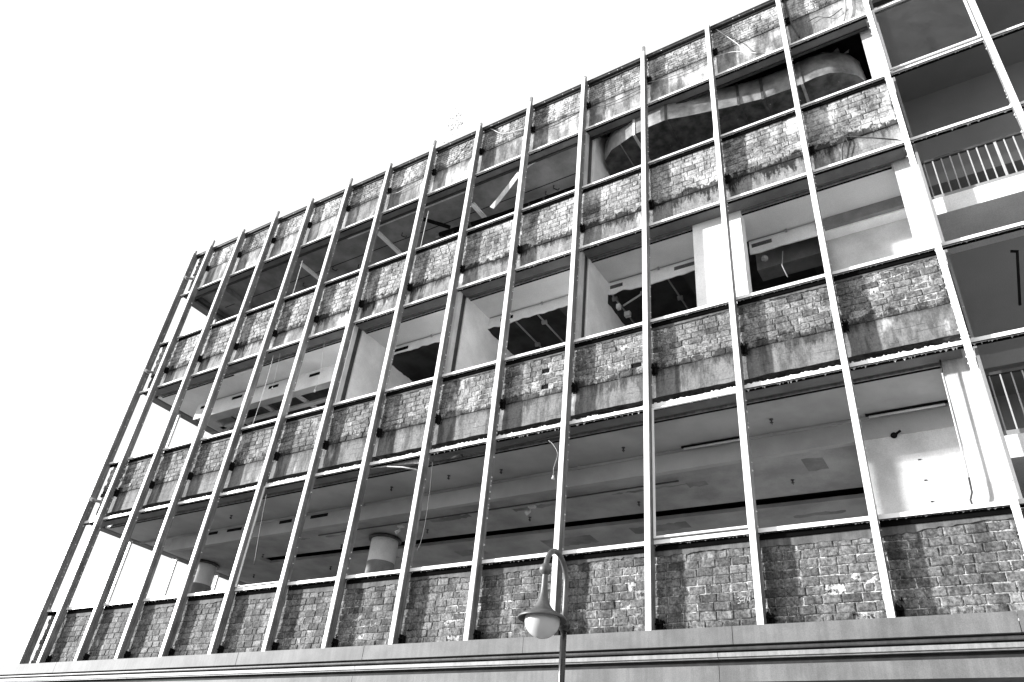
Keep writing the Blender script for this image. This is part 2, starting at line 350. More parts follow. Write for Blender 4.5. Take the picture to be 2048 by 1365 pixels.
YB = .235
def brick_wall(name, key, x0, x1, z0, z1, holes=(), rag_left=True, plast=0.0, course=.127):
    mb, mm, _ = ROWM[key]; m = MB(); rg = random.Random(int(z0*10))
    nc = round((z1-z0)/course); ch = (z1-z0)/nc
    for r in range(nc):
        za = z0+r*ch; x = x0 - (.12 if r % 2 else 0) - .05
        if rag_left: x = x0 + (0, .035, .01, .05)[r % 4] + rg.uniform(-.015, .02)
        while x < x1:
            L = .245 if rg.random() > .16 else .125
            if x+L > x1: L = x1-x
            a, b = x+.005, x+L-.005; c, d = za+.0045+rg.uniform(-.003, .003), za+ch-.0045+rg.uniform(-.003, .003)
            x += L
            if L < .04: continue
            cx, cz = (a+b)/2, (c+d)/2
            if any(abs(cx-hx) < .1 and abs(cz-hz) < .062 for hx, hz in holes): continue
            y = YB + rg.uniform(-.006, .006) + (rg.uniform(.008, .02) if rg.random() < .02 else 0)
            ck = .012; tn = min(1, max(0, rg.gauss(.48, .13)))
            if rg.random() < .035: tn = 1.0
            if rg.random() < .05: tn = .05
            bs = len(m.v)
            jit = lambda s_: rg.uniform(-s_, s_)
            fr = [(a+ck+jit(.006), y+jit(.003), c+ck+jit(.005)), (b-ck+jit(.006), y+jit(.003), c+ck+jit(.005)), (b-ck+jit(.006), y+jit(.003), d-ck+jit(.005)), (a+ck+jit(.006), y+jit(.003), d-ck+jit(.005))]
            if rg.random() < .18:
                k = rg.randrange(4); p = fr[k]; fr[k] = (p[0]+(.03 if k in (0, 3) else -.03), p[1]+.008, p[2]+(.02 if k < 2 else -.02))
            md = [(a, y+.008, c), (b, y+.008, c), (b, y+.008, d), (a, y+.008, d)]
            bk = [(a, y+.06, c), (b, y+.06, c), (b, y+.06, d), (a, y+.06, d)]
            m.v += fr+md+bk; m.face([bs, bs+1, bs+2, bs+3], 0, tn)
            for k in range(4):
                k2 = (k+1) % 4
                m.face([bs+4+k, bs+4+k2, bs+k2, bs+k], 0, tn, False); m.face([bs+8+k, bs+8+k2, bs+4+k2, bs+4+k], 0, tn)
    # mortar bed, slightly uneven
    n = int((x1-x0)/.06); k = int((z1-z0)/.03); bs = len(m.v)
    xl = x0+.075 if rag_left else x0
    for j in range(k+1):
        for i in range(n+1):
            px, pz = xl+(x1-xl)*i/n, z0+(z1-z0)*j/k
            m.v.append((px, YB+.011+.010*mnoise.noise((px*9, pz*9, 3.1))+.004*mnoise.noise((px*40, pz*40, 1)), pz))
    for j in range(k):
        for i in range(n):
            q = bs+j*(n+1)+i
            hx, hz = m.v[q][0]+.02, m.v[q][2]+.01
            if any(abs(hx-h[0]) < .1 and abs(hz-h[1]) < .06 for h in holes): continue
            m.face([q, q+1, q+n+2, q+n+1], 1, .5, True)
    if plast:
        bs = len(m.v); n = int((x1-x0)/.05)
        for i in range(n+1):
            px = x0+.12+(x1-x0-.12)*i/n; zb = z1-plast*(.85+.35*mnoise.noise((px*.8, 2, z1))+.16*mnoise.noise((px*11, 5, z1))+.1*mnoise.noise((px*27, 5, z1)))
            zb = min(zb, z1-.02)
            m.v += [(px, YB-.012, zb), (px, YB-.014, z1), (px, YB+.01, zb-.004)]
        for i in range(n):
            q = bs+i*3; m.face([q, q+3, q+4, q+1], 2); m.face([q+2, q+5, q+3, q], 2)
    o = m.build(name, [mb, mm, 'plband'], B, tone=True); return o
def conc_band(key, x0, x1, z0, z1, y=YB+.02):
    m = MB(); rg = random.Random(int(z0*9)); n = int((x1-x0)/.08); bs = 0; nz = 6
    for j in range(nz+1):
        for i in range(n+1):
            px = x0+(x1-x0)*i/n; pz = z0+(z1-z0)*j/nz
            if i == 0: px += .05*mnoise.noise((0, 3, pz*5))
            e = .012*mnoise.noise((px*6, 0, z0)) if j == 0 else (.014*mnoise.noise((px*8, 1, z1)) if j == nz else 0)
            m.v.append((px, y+.012*mnoise.noise((px*2, pz*3, 7))+.004*mnoise.noise((px*15, pz*15, 2)), pz+e))
    for j in range(nz):
        for i in range(n):
            q = j*(n+1)+i; m.face([q, q+1, q+n+2, q+n+1], 0, .5, True)
    m.box(x0+.02, x1, y+.03, .50, z0+.012, z1-.012, 0)
    m.build('concrete_edge_beam', [ROWM[key][2]], B)
def part(name, mat, boxes, label=None):
    m = MB()
    for b in boxes: m.box(*b)
    o = m.build(name, mat, B)
    if label: o['label'] = label
    return o
XL, XR, XE = -16.74, XM[14]+.02, XM[18]
H1 = [(-2.19, 9.51), (-2.16, 9.15), (-.23, 9.15)]
brick_wall('brick_spandrel', 'gh', XL, XR+.2, 4.44, zG-.03, plast=.17)
brick_wall('brick_spandrel', 'ef', XL, XR-.02, 8.93, zE-.03, H1, plast=.11)
for hx, hz in H1: part('hole_shade_plate', 'black', [(hx-.16, hx+.16, .262, .27, hz-.09, hz+.09)])  # black plates paint in the darkness inside the missing-brick holes
brick_wall('brick_spandrel', 'cd', XL, XR-.02, 12.93, zC-.03, plast=.05)
brick_wall('brick_parapet', 'par', XL, XR-.02, 17.03, zA-.06, plast=0, course=.085)
conc_band('ef', XL+.14, XR-.02, 8.37, 8.925)
conc_band('cd', XL+.06, XR-.02, zD+.03, 12.925)
conc_band('par', XL+.08, XR-.02, zB+.03, 17.025)
# backing upstands, floors, soffits
part('upstand_wall', 'plaster', [(XL+.25, XR-.03, .31, .50, 4.2, zG-.02)]); part('upstand_wall', 'plaster', [(XL+.25, XR-.03, .31, .50, 8.93, zE-.02)])
part('upstand_wall', 'plaster', [(XL+.25, XR-.03, .31, .50, 12.93, zC-.02)]); part('upstand_wall', 'plaster', [(XL+.25, XR-.03, .31, .50, 17.03, zA-.04)])
XS0, XS1 = -16.5, XR+.02; YBK = 13.0
part('window_soffit', 'soffit', [(-16.75, XR-.06, .20, .515, zF+.004, zF+.03)]); part('window_soffit', 'black', [(-16.3, XR-.06, .54, .60, zF+.10, zF+.30), (-16.3, XR-.06, .50, .54, zF+.031, zF+.30)], 'black blind slot')
part('window_soffit', 'soffit', [(-16.75, XR-.06, .20, .515, zD+.003, zD+.026)]); part('window_soffit', 'black', [(-16.3, XR-.06, .54, .60, zD+.10, zD+.30), (-16.3, XR-.06, .50, .54, zD+.031, zD+.30)], 'black blind slot')
part('window_soffit', 'soffit', [(-16.75, XR-.06, .20, .42, zB+.003, zB+.026)])
part('window_soffit', 'capmetal', [(-16.4, XR-.06, .42, .47, zB-.03, zB+.12), (-16.4, XR-.06, .47, .52, zB+.02, zB+.30)], 'stepped dark lintel')
for z in (zF, zD):
    part('blind_track', 'alu', [(-16.3, XR-.3, .585, .61, z-.012, z+.03)]); part('blind_track', 'black', [(-16.3, XR-.3, .63, .655, z-.02, z+.004)])
# ---- first floor hall
part('ceiling', 'ceil1', [(XS0, XR-.02, .60, 1.80, zF+.005, zF+.12)])
m = MB(); m.box(-15.05, XR-.02, 1.80, 1.92, 7.72, zF+.12); m.box(-15.05, -14.95, 1.9205, YBK, 7.72, zF+.12); m.build('bulkhead', 'ceil1', B)
part('ceiling', 'ceil1', [(XS0, -15.051, 1.801, YBK, zF+.006, zF+.12)])
m = MB()
sl0 = [(-12.83, 3.14), (2.75, 3.66)]; sl1 = [(-12.80, 3.54), (2.75, 4.14)]
m.prism([(-14.949, 1.921), (XR-.02, 1.921), (XR-.02, 3.67), (3.02, 3.67), (-12.83, 3.14), (-14.949, 3.14)], 7.722, 7.80)
m.prism([(-14.949, 3.1405), (-12.83, 3.1405), (-12.80, 3.54), (3.02, 4.15), (XR-.02, 4.15), (XR-.02, YBK), (-14.949, YBK)], 7.722, 7.80)
m.build('ceiling', 'ceil1d', B)
part('ceiling_slot', 'black', [(-13.0, 3.03, 3.0, 4.3, 7.95, 8.0)])
part('ceiling_slot', 'black', [(3.03, XR-.03, 3.6605, 4.1395, 7.722, 7.79)])
m = MB(); m.box(XS0, XR-.02, 1.775, 1.798, zF-.055, zF-.005)
x = -15.5
while x < 4.2: m.box(x, x+.05, 1.76, 1.8, zF-.062, zF+.004); x += 1.9
m.build('conduit', 'ceil1d', B)
part('air_vent', 'black', [(-13.5, -13.1, 1.792, 1.803, 7.99, 8.06)]); part('air_vent', 'black', [(-12.72, -12.15, 1.792, 1.803, 7.99, 8.06)])
part('air_vent', 'black', [(-10.72, -10.28, 1.792, 1.803, 7.97, 8.05)]); part('air_vent', 'black', [(-9.62, -9.04, 1.792, 1.803, 7.97, 8.05)])
for (x0, x1) in ((.06, 1.12), (3.25, 4.37)):
    m = MB(); m.tube([(x0, 1.70, zF-.06), (x1, 1.70, zF-.06)], .02, 10, 0); m.box(x0-.05, x1+.05, 1.68, 1.72, zF-.035, zF-.005, 1); m.build('batten_light', ['wire', 'black'], B)
m = MB(); m.tube([(-9.6, 2.17, 7.68), (-5, 2.18, 7.675), (-.25, 2.18, 7.68)], .018, 8)
tag(rebase(m.build('pipe', 'dwire')), 'long thin dark pipe strung along the first floor ceiling', 'pipe')
patch_pts = [(-1.75, 2.39, -.2, 2.47), (-.2, 2.42, .18, 2.62), (-6.3, 2.3, -5.2, 2.5), (-9.6, 2.36, -8.9, 2.44), (2.0, 2.15, 2.35, 2.7), (-4.1, 2.4, -2.9, 2.55), (-9.0, 3.9, -8.7, 4.3), (-7.0, 4.3, -6.2, 4.7), (-4.5, 4.3, -3.2, 4.8), (-10.4, 2.3, -10.1, 2.36), (1.2, 4.6, 2.2, 4.75), (-2.2, 4.2, -.9, 4.6)]
m = MB(); rg = random.Random(3)
for (a, b, c, d) in patch_pts:
    n = max(3, int((c-a)/.09)); up = []; dn = []
    for i in range(n+1):
        px = a+(c-a)*i/n; up.append((px, d+rg.uniform(-.05, .03), 7.7195)); dn.append((px, b+rg.uniform(-.03, .05), 7.7195))
    m = MB(); m.poly(up+dn[::-1]); m.build('torn_ceiling_patch', 'ceil3', B)
def col(cx, cy):
    m = MB(); m.lathe([(.33, 4.7), (.33, 7.66)], cx, cy, 40, 0, True); m.lathe([(.40, 7.64), (.405, 7.66), (.405, 7.69), (.36, 7.72)], cx, cy, 40, 1, True); 
    m.lathe([(.333, 6.1), (.333, 7.08)], cx, cy, 40, 2)
    m.build('column', ['plaster', 'dark', 'ceil3'], B)
col(-14.85, 2.95); col(-8.1, 2.95); col(-1.2, 8.5); col(-8.1, 9.5)
for (x, y, z) in ((-4.98, 1.2, zF), (-3.75, 1.35, zF), (-6.6, 1.25, zF), (-1.0, 1.35, zF), (1.78, 1.3, zF), (-11.9, 1.2, zF), (-3.97, 2.94, 7.72), (-6.71, 2.83, 7.72), (1.65, 2.93, 7.72), (-9.6, 3.0, 7.72), (-12.4, 2.9, 7.72), (-1.4, 2.95, 7.72), (-11.2, 4.3, 7.72), (-14.2, 4.2, 7.72)):
    m = MB(); m.lathe([(.035, z+.004), (.035, z-.006), (.014, z-.008), (.014, z-.05), (.03, z-.055), (.03, z-.06)], x, y, 12, 0, True); m.box(x-.004, x+.004, y-.03, y+.03, z-.085, z-.05); m.build('sprinkler_head', 'dark', B)
for (x, y) in ((-3.72, 2.55), (-7.3, 2.55)):
    m = MB(); m.box(x+.05, x+.2, y-.2, y-.1, 7.68, 7.719); m.tube([(x+.1, y-.15, 7.69), (x+.02, y-.05, 7.63)], .012, 8); m.tube([(x+.04, y-.06, 7.66), (x-.03, y-.12, 7.58)], [.03, .05], 16); m.build('spotlight', 'wire', B)
m = MB(); m.tube([(-11.2, 4.6, 7.72), (-11.2, 4.6, 7.2)], .02, 8); m.tube([(-11.9, 4.9, 7.3), (-11.2, 4.6, 7.3)], .018, 8); 
tag(rebase(m.build('pipe', 'dark')), 'short dark drop pipe hanging below the first floor ceiling slot', 'pipe')
# alcove block at right of the hall, its pier and slanting pole
part('alcove_wall', 'plaster2', [(3.04, XR-.02, 1.82, 5.2, 4.7, zF+.004)])
part('partition_wall', 'plaster', [(XR-.06, XR+.10, .80, YBK, 4.3, 16.9)])
m = MB(); m.box(4.50, XR+.10, .56, .80, 4.5, zF+.3); m.box(4.47, 4.50, .58, .66, 4.5, zF+.1); m.build('pier', 'pier', B)
m = MB(); m.tube([(4.47, .45, 8.12), (4.455, .45, 7.9)], .012, 8, 1); m.tube([(4.455, .45, 7.9), (4.44, .45, 6.27)], .011, 8, 0)
m.tube([(4.44, .45, 6.27), (4.43, .45, 6.06), (4.39, .45, 5.96), (4.41, .45, 5.80)], .013, 8, 1)
tag(rebase(m.build('blind_rod', ['wire', 'dwire'])), 'slanting pale blind rod with frayed dark end beside the sunlit first floor pier', 'rod')
m = MB()
for (x, z) in ((3.83, 7.25), (3.85, 6.9), (3.87, 6.55), (3.89, 6.2)): m.box(x-.02, x+.02, 1.81, 1.822, z-.01, z+.01)
m.build('wall_fixing', 'dark', B)
m = MB(); m.sphere((3.55, 1.80, 7.72), .05); m.tube([(3.55, 1.8, 7.72), (3.66, 1.72, 7.74)], .02, 8); m.build('cut_pipe_stub', 'black', B)
# ---- second floor rooms
part('ceiling', 'ceil2', [(-16.5, XR-.02, .60, 1.45, zD+.004, zD+.10)])
def ragged_bulk(x0, x1, zt, zb, amp, y, seed, d=.03):
    m = MB(); n = int((x1-x0)/.04); bs = 0
    for i in range(n+1):
        px = x0+(x1-x0)*i/n; e = zb+amp*(mnoise.noise((px*1.3, seed, 0))+.6*mnoise.noise((px*5, seed, 4)))
        m.v += [(px, y, zt), (px, y, e), (px, y+d, e), (px, y+d, zt)]
    for i in range(n):
        q = i*4
        for a in range(3): m.face([q+a, q+a+1, q+4+a+1, q+4+a])
    return m.build('broken_bulkhead', 'plaster', B)
ragged_bulk(-7.9, -4.95, zD+.01, 12.07, .06, 1.45, 1); ragged_bulk(-4.65, -1.75, zD+.01, 12.03, .06, 1.45, 2); ragged_bulk(-1.45, 1.0, zD+.01, 11.97, .09, 1.45, 3); ragged_bulk(1.7, 3.15, zD+.01, 11.98, .03, 1.45, 5)
ragged_bulk(-15.6, -8.1, zD+.01, 11.80, .008, 1.45, 6)
for (a, b) in ((-15.4, -15.05), (-13.95, -13.5), (-12.35, -11.95), (-10.7, -10.3), (-7.6, -7.15), (-4.3, -3.95), (-1.4, -1.1), (.1, .55), (1.75, 2.15)):
    m = MB(); m.box(a, b, 1.444, 1.452, 12.13, 12.22)
    for k in range(3): m.box(a, b, 1.438, 1.4435, 12.14+k*.028, 12.15+k*.028, 1)
    m.build('air_vent', ['black', 'ceil3' if a > -2 else 'black'], B)
for (a, b) in ((-15.2, -11.2), (-4.6, -1.7), (-1.4, .9), (1.7, 3.2), (-7.8, -5)):
    m = MB(); m.tube([(a, 1.42, zD-.02), ((a+b)/2, 1.42, zD-.028), (b, 1.42, zD-.02)], .012, 6); m.box((a+b)/2-.02, (a+b)/2+.02, 1.405, 1.45, zD-.05, zD+.003); m.build('conduit', 'ceil1d', B)
# partitions between the rooms (faces seen from the right)
for xw in (-8.07, -4.80, -1.60):
    m = MB(); m.box(xw, xw+.15, .52, 1.449, 8.95, zD+.0035); zt_ = {-8.07: 12.0, -4.80: 11.98, -1.60: 11.74}[xw]
    m.box(xw, xw+.15, 1.4495, 6.0, 8.95, zt_-.12)
    n = 60
    for k in range(n):
        ya, yb = 1.45+k*.075, 1.45+(k+1)*.075; ha = zt_+.05*mnoise.noise((ya*2.5, xw, 1))+.03*mnoise.noise((ya*9, xw, 2)); hb = zt_+.05*mnoise.noise((yb*2.5, xw, 1))+.03*mnoise.noise((yb*9, xw, 2))
        for xx in (xw+.001, xw+.149): m.poly([(xx, ya, zt_-.13), (xx, yb, zt_-.13), (xx, yb, hb), (xx, ya, ha)])
        m.poly([(xw+.001, ya, ha), (xw+.149, ya, ha), (xw+.149, yb, hb), (xw+.001, yb, hb)])
    m.build('partition_wall', 'plaster', B)
    m = MB(); m.box(xw+.02, xw+.13, .22, .36, 9.9, zD+.002); m.box(xw+.03, xw+.12, .361, .50, 9.9, zD+.002, 1); m.box(xw+.01, xw+.135, .50, .519, 9.9, zD+.002); m.build('window_jamb', ['plaster2', 'dark'], B)
m = MB(); m.box(.86, 1.82, .52, .80, 8.95, zD+.2); m.build('pier', 'plaster', B)
part('beam', 'ceil3', [(1.70, 3.2, 1.9, 2.3, 11.9, 12.5)])
part('bulkhead', 'ceil3', [(3.0, XR-.02, 1.43, 1.52, 12.08, zD+.0035)]); part('cove_box', 'plaster', [(3.0, XR-.02, 1.521, 1.78, 12.05, 12.3)])
part('alcove_wall', 'plaster2', [(3.1, XR-.02, 1.781, 1.95, 8.95, 12.4)]); part('partition_wall', 'dark', [(3.0, 3.1, 1.60, 5, 8.95, 12.5)])
part('pier', 'pier', [(4.55, XR+.10, .56, .80, 8.93, zD+.06)])
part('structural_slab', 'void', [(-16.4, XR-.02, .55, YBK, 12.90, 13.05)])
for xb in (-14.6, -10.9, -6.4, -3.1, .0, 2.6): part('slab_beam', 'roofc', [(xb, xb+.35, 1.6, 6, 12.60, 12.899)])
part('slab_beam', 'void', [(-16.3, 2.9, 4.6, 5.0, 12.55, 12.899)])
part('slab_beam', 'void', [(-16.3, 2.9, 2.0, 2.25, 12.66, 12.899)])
for k, (xp, jy) in enumerate(((-.33, 2.9), (-1.70, 2.3), (-3.68, 2.42), (-4.33, 3.2))):
    m = MB(); m.tube([(xp, 1.7, 12.58), (xp, 5.2, 12.58)], .022, 8); m.tube([(xp-.06, jy, 12.56), (xp+.06, jy+.02, 12.56)], .055, 12)
    m.build('ceiling_conduit', 'ceil1d', B)
m = MB(); m.tube([(-1.29, 1.9, 11.95), (-.8, 1.75, 12.0), (-.78, 1.72, 12.06)], .022, 8)
tag(rebase(m.build('pipe', 'wire')), 'short bent white pipe poking from the torn second floor ceiling', 'pipe')
m = MB(); m.box(-1.42, -1.34, 1.8, 1.9, 11.85, 11.97); m.box(-1.41, -1.28, 2.2, 2.3, 11.9, 12.02); m.build('hanging_plaster', 'plaster', B)
m = MB(); m.sphere((1.95, 1.55, 11.85), .07, 12); m.tube([(2.3, 1.6, 11.95), (2.25, 1.6, 11.6), (2.32, 1.62, 11.3)], .01, 6); m.build('hanging_fitting', 'ceil1d', B)
# remains of the lower ceiling in the left hall of the second floor
part('ceiling', 'ceil2', [(-16.5, -15.45, 1.451, 8, zD+.005, zD+.10)])
m = MB(); m.box(-15.45, -13.9, 1.48, 1.8, 11.80, 11.85); m.box(-15.45, -15.0, 1.801, 6, 11.80, 11.85); m.box(-15.449, -15.40, 1.802, 6, 11.851, zD+.09); m.box(-13.9, -8.1, 1.48, 1.75, 11.82, 11.85)
m.box(-15.2, -8.1, 2.15, 2.30, 11.80, 11.86)
for x in (-14.3, -12.9, -11.5, -10.1, -8.9): m.box(x, x+.13, 1.76, 5.0, 11.862, 11.92)
m.build('ceiling_frame', 'ceil1d', B)
part('ceiling', 'void', [(-11.6, -8.1, 3.0, 6, 11.78, 11.85)])
m = MB()
for (x, y) in ((-11.3, 3.3), (-10.6, 3.6), (-9.9, 3.35), (-9.2, 3.7), (-8.7, 3.4)): m.box(x, x+.12, y, y+.06, 11.77, 11.779)
m.build('ceiling_slot', 'black', B)
part('ceiling_batten', 'plaster', [(-12.95, -12.1, .60, .64, zD-.035, zD+.0035)])
# ---- third floor
part('ceiling', 'ceil3', [(-16.5, -1.62, .52, YBK, 16.36, 16.5)])
part('roof_slab', 'roofc', [(-16.4, XE, .56, YBK, 16.92, 17.05)])
part('ceiling', 'black', [(-1.40, XR-.07, .56, YBK, 16.86, 16.915)])
part('partition_wall', 'plaster', [(-1.60, -1.42, .52, 6, 12.95, 16.9)])
m = MB(); m.box(-1.585, -1.50, .21, .36, 14.1, zB+.002); m.box(-1.57, -1.49, .361, .50, 14.1, zB+.002, 1); m.build('window_jamb', ['plaster2', 'dark'], B)
part('pier', 'pier', [(4.60, XR+.10, .56, .80, 12.93, zB+.2)])
part('slab_beam', 'ceil3', [(-16.3, -1.62, 2.3, 2.7, 16.05, 16.359)])
part('slab_beam', 'ceil3', [(-15.5, -15.2, .7, 6, 16.2, 16.359)])
part('ceiling_groove', 'black', [(-16.2, -1.63, 1.48, 1.50, 16.352, 16.3595)])
for (x, y0, y1) in ((-5.6, 1.16, 2.4), (-8.8, .88, 2.1), (-12.0, .92, 2.1)):
    part('ceiling_batten', 'plaster', [(x, x+.13, y0, y1, 16.30, 16.3595)])
for (x, y) in ((-11.1, 1.5), (-8.1, 1.25), (-12.6, 1.7), (-10.3, 1.8), (-3.2, 1.6), (-3.5, 1.7)):
    m = MB(); m.tube([(x, y, 16.36), (x, y, 16.24), (x+.1, y+.08, 16.2), (x+.12, y+.08, 16.26)], .013, 6); m.build('ceiling_hook', 'black', B)
m = MB(); m.box(-9.6, -5.2, .53, .60, 16.16, 16.33); m.box(-9.6, -5.0, .50, .529, 16.13, 16.17); m.build('blind_box', 'pier', B)
t = empty('drain_pipe', (-4.6, 1.75, 16.0)); tag(t, 'black jointed drain pipe slung under the third floor ceiling', 'pipe')
m = MB(); m.tube([(-6.95, 1.62, 16.12), (-4.8, 1.75, 16.14), (-2.4, 1.78, 16.15)], .075, 14); m.tube([(-7.05, .95, 16.2), (-6.5, 1.5, 16.12)], .055, 12); m.build('pipe_run', 'black', t)
for x in (-6.9, -6.5, -5.9, -4.0, -3.55, -2.9):
    m = MB(); m.tube([(x-.03, 1.66+.035*(x+6.9), 16.13), (x+.03, 1.66+.035*(x+6.9), 16.13)], .093, 14); m.build('collar', 'dark', t)
m = MB(); m.tube([(-7.08, 1.612, 16.12), (-6.952, 1.62, 16.12)], .06, 14); m.build('pipe_end', 'ceil3', t)
# fallen soffit board
m = MB(); path = [(-2.75, .50, 16.22), (-3.05, .48, 16.20), (-3.3, .46, 16.10), (-3.55, .46, 15.90), (-3.85, .48, 15.55), (-4.12, .5, 15.26), (-4.30, .5, 15.06)]
bs = 0
for i, p in enumerate(path):
    d = Vector(path[min(i+1, 6)])-Vector(path[max(i-1, 0)]); nrm = Vector((-d.z, 0, d.x)).normalized()*.085
    for s_, yy in ((1, 0), (-1, 0), (-1, .015), (1, .015)): m.v.append((p[0]+nrm.x*s_, p[1]+yy, p[2]+nrm.z*s_))
for i in range(6):
    q = i*4
    for a in range(4): m.face([q+a, q+(a+1) % 4, q+4+(a+1) % 4, q+4+a])
m.face([0, 1, 2, 3]); m.face([27, 26, 25, 24])
tag(rebase(m.build('fallen_board', 'pier')), 'long pale board hanging bent out of the third floor window head', 'board')
m = MB(); m.v += [(-5.95, .30, 8.118), (-4.98, .30, 8.118), (-4.98, .30, 8.02), (-5.4, .3, 8.06)]; m.face([0, 1, 2, 3]); m.tube([(-6.35, .25, 8.11), (-5.9, .24, 8.07), (-5.45, .24, 7.98), (-5.05, .25, 7.86)], .016, 6)
tag(rebase(m.build('peeling_trim', 'pier')), 'curled white trim strip peeling from the first floor window head', 'trim')
m = MB(); m.tube([(-4.55, .3, 7.92), (-4.2, .35, 8.0), (-3.3, .4, 8.06), (-1.7, .4, 8.1)], .015, 6); m.tube([(-4.35, .3, 8.0), (-4.0, .32, 8.02)], .035, 6); 
tag(rebase(m.build('loose_blind_rail', 'dark')), 'dark loose blind rail drooping under the first floor window head', 'rail')
# duct
t = empty('ventilation_duct', (1.5, 1.2, 15.6)); tag(t, 'large galvanised air duct curving through the third floor window bays', 'duct')
low = [(-1.39, 1.35), (-1.31, .83), (-1.02, .60), (-.76, .53), (-.40, .42), (-.17, .41), (.05, .37), (.45, .36), (.88, .48), (1.44, .60), (2.0, .71), (2.5, .79), (3.1, .81), (3.6, .77), (3.87, .79), (4.11, .90), (4.35, 1.11), (4.45, 1.31), (4.50, 1.9)]
zb0, zt0 = 15.6, 16.42
n = len(low); m = MB(); inner = [(x+(.0 if 0 < i < n-1 else 0), max(y+1.25, 1.9)) for i, (x, y) in enumerate(low)]
for i, (x, y) in enumerate(low):
    cx, cy = 1.5, 2.2; dx, dy = (cx-x), (cy-y); l = math.hypot(dx, dy); dx /= l; dy /= l
    m.v += [(x, y, zb0), (x-dx*.012, y-dy*.012, zb0+.3), (x, y, zt0-.18), (x+dx*.05, y+dy*.05, zt0-.06), (x+dx*.16, y+dy*.16, zt0), (inner[i][0], inner[i][1]+.6, zt0), (inner[i][0], inner[i][1]+.6, zb0)]
for i in range(n-1):
    q = i*7
    for a in range(6): m.face([q+a, q+7+a, q+8+a, q+1+a], 0, .5, a < 4)
o = m.build('duct_side', 'duct', t)
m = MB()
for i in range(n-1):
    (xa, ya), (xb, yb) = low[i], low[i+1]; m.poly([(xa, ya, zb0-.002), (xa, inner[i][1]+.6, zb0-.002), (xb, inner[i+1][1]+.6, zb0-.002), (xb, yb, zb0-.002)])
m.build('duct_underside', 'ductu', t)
for k, (xs_, ya, mat) in enumerate(((-.76, .54, 'duct'), (-.36, .42, 'wire'), (.45, .36, 'ductu'), (2.0, .71, 'ductu'), (2.5, .79, 'ductu'), (3.32, .79, 'duct'))):
    m = MB(); wd = .012 if k == 0 else .028
    m.box(xs_-wd, xs_+wd, ya-.02, 2.2, zb0-.045 if k else zb0-.014, zb0-.003); m.box(xs_-wd, xs_+wd, ya-.024, ya+.02, zb0-.002, zt0-.12); m.build('duct_seam', mat, t)
m = MB()
for _ in range(26):
    px = U(-.8, 4.2); py = U(.95, 1.9); m.box(px, px+U(.008, .02), py, py+U(.008, .02), zb0-.008, zb0-.0025)
m.build('rivet', 'ceil1', t)
m = MB(); m.poly([(3.95, .98, 16.42), (4.15, 1.02, 16.43), (4.13, 1.0, 16.56)]); m.poly([(4.15, 1.1, 16.42), (4.3, 1.12, 16.40), (4.33, 1.1, 16.5), (4.22, 1.1, 16.44)]); m.build('torn_flange', 'duct', t)
# ---- storey floors
for z in (4.25, 8.86): part('floor_slab', 'floor', [(-16.4, XR-.03, .51, YBK, z-.06, z+.04)])
part('floor_slab', 'floor', [(-16.4, XR-.03, .51, YBK, 13.051, 13.09)])
part('rear_wall', 'stair', [(-16.9, XE, YBK, YBK+.25, 0, 17.5)])
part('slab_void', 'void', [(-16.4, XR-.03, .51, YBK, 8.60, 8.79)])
# ---- left flank (open window bays, sky beyond)
xa, xb = -16.92, -16.60
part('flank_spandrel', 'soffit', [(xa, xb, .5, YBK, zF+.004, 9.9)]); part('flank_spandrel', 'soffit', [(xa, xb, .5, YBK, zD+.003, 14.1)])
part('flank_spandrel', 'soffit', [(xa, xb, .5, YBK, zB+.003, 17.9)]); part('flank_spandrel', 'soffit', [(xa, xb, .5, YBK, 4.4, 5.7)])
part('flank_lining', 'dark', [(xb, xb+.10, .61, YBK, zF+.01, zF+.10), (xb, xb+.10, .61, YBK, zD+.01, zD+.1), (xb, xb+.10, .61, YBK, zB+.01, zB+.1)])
for k in range(1, 8):
    y = 1.6*k; m = MB(); m.box(xa, xa+.05, y, y+.06, 4.4, 17.8, 0); m.box(xa+.055, xa+.12, y+.012, y+.048, 4.4, 17.8, 1); m.box(xa+.125, xa+.2, y, y+.06, 4.4, 17.8, 0); m.build('flank_mullion', ['cap', 'dark'], B)
m = MB()
for z in (9.02, 8.99, 12.9, 16.95): pass
for z in (8.76, 13.05, 16.82):
    m = MB(); m.box(XM[0]-.015, XM[0]+W+.015, -.015, .20, z, z+.10, 0); m.tube([(XM[0]+.09, .12, z+.05), (XM[0]+.22, .16, z+.02), (XM[0]+.42, .27, z-.01)], .042, 12, 1)
    m.box(XM[0]+.36, XM[0]+.46, .20, .24, z-.08, z+.12, 1)
    m.build('corner_tie', ['cap', 'alu'], B)
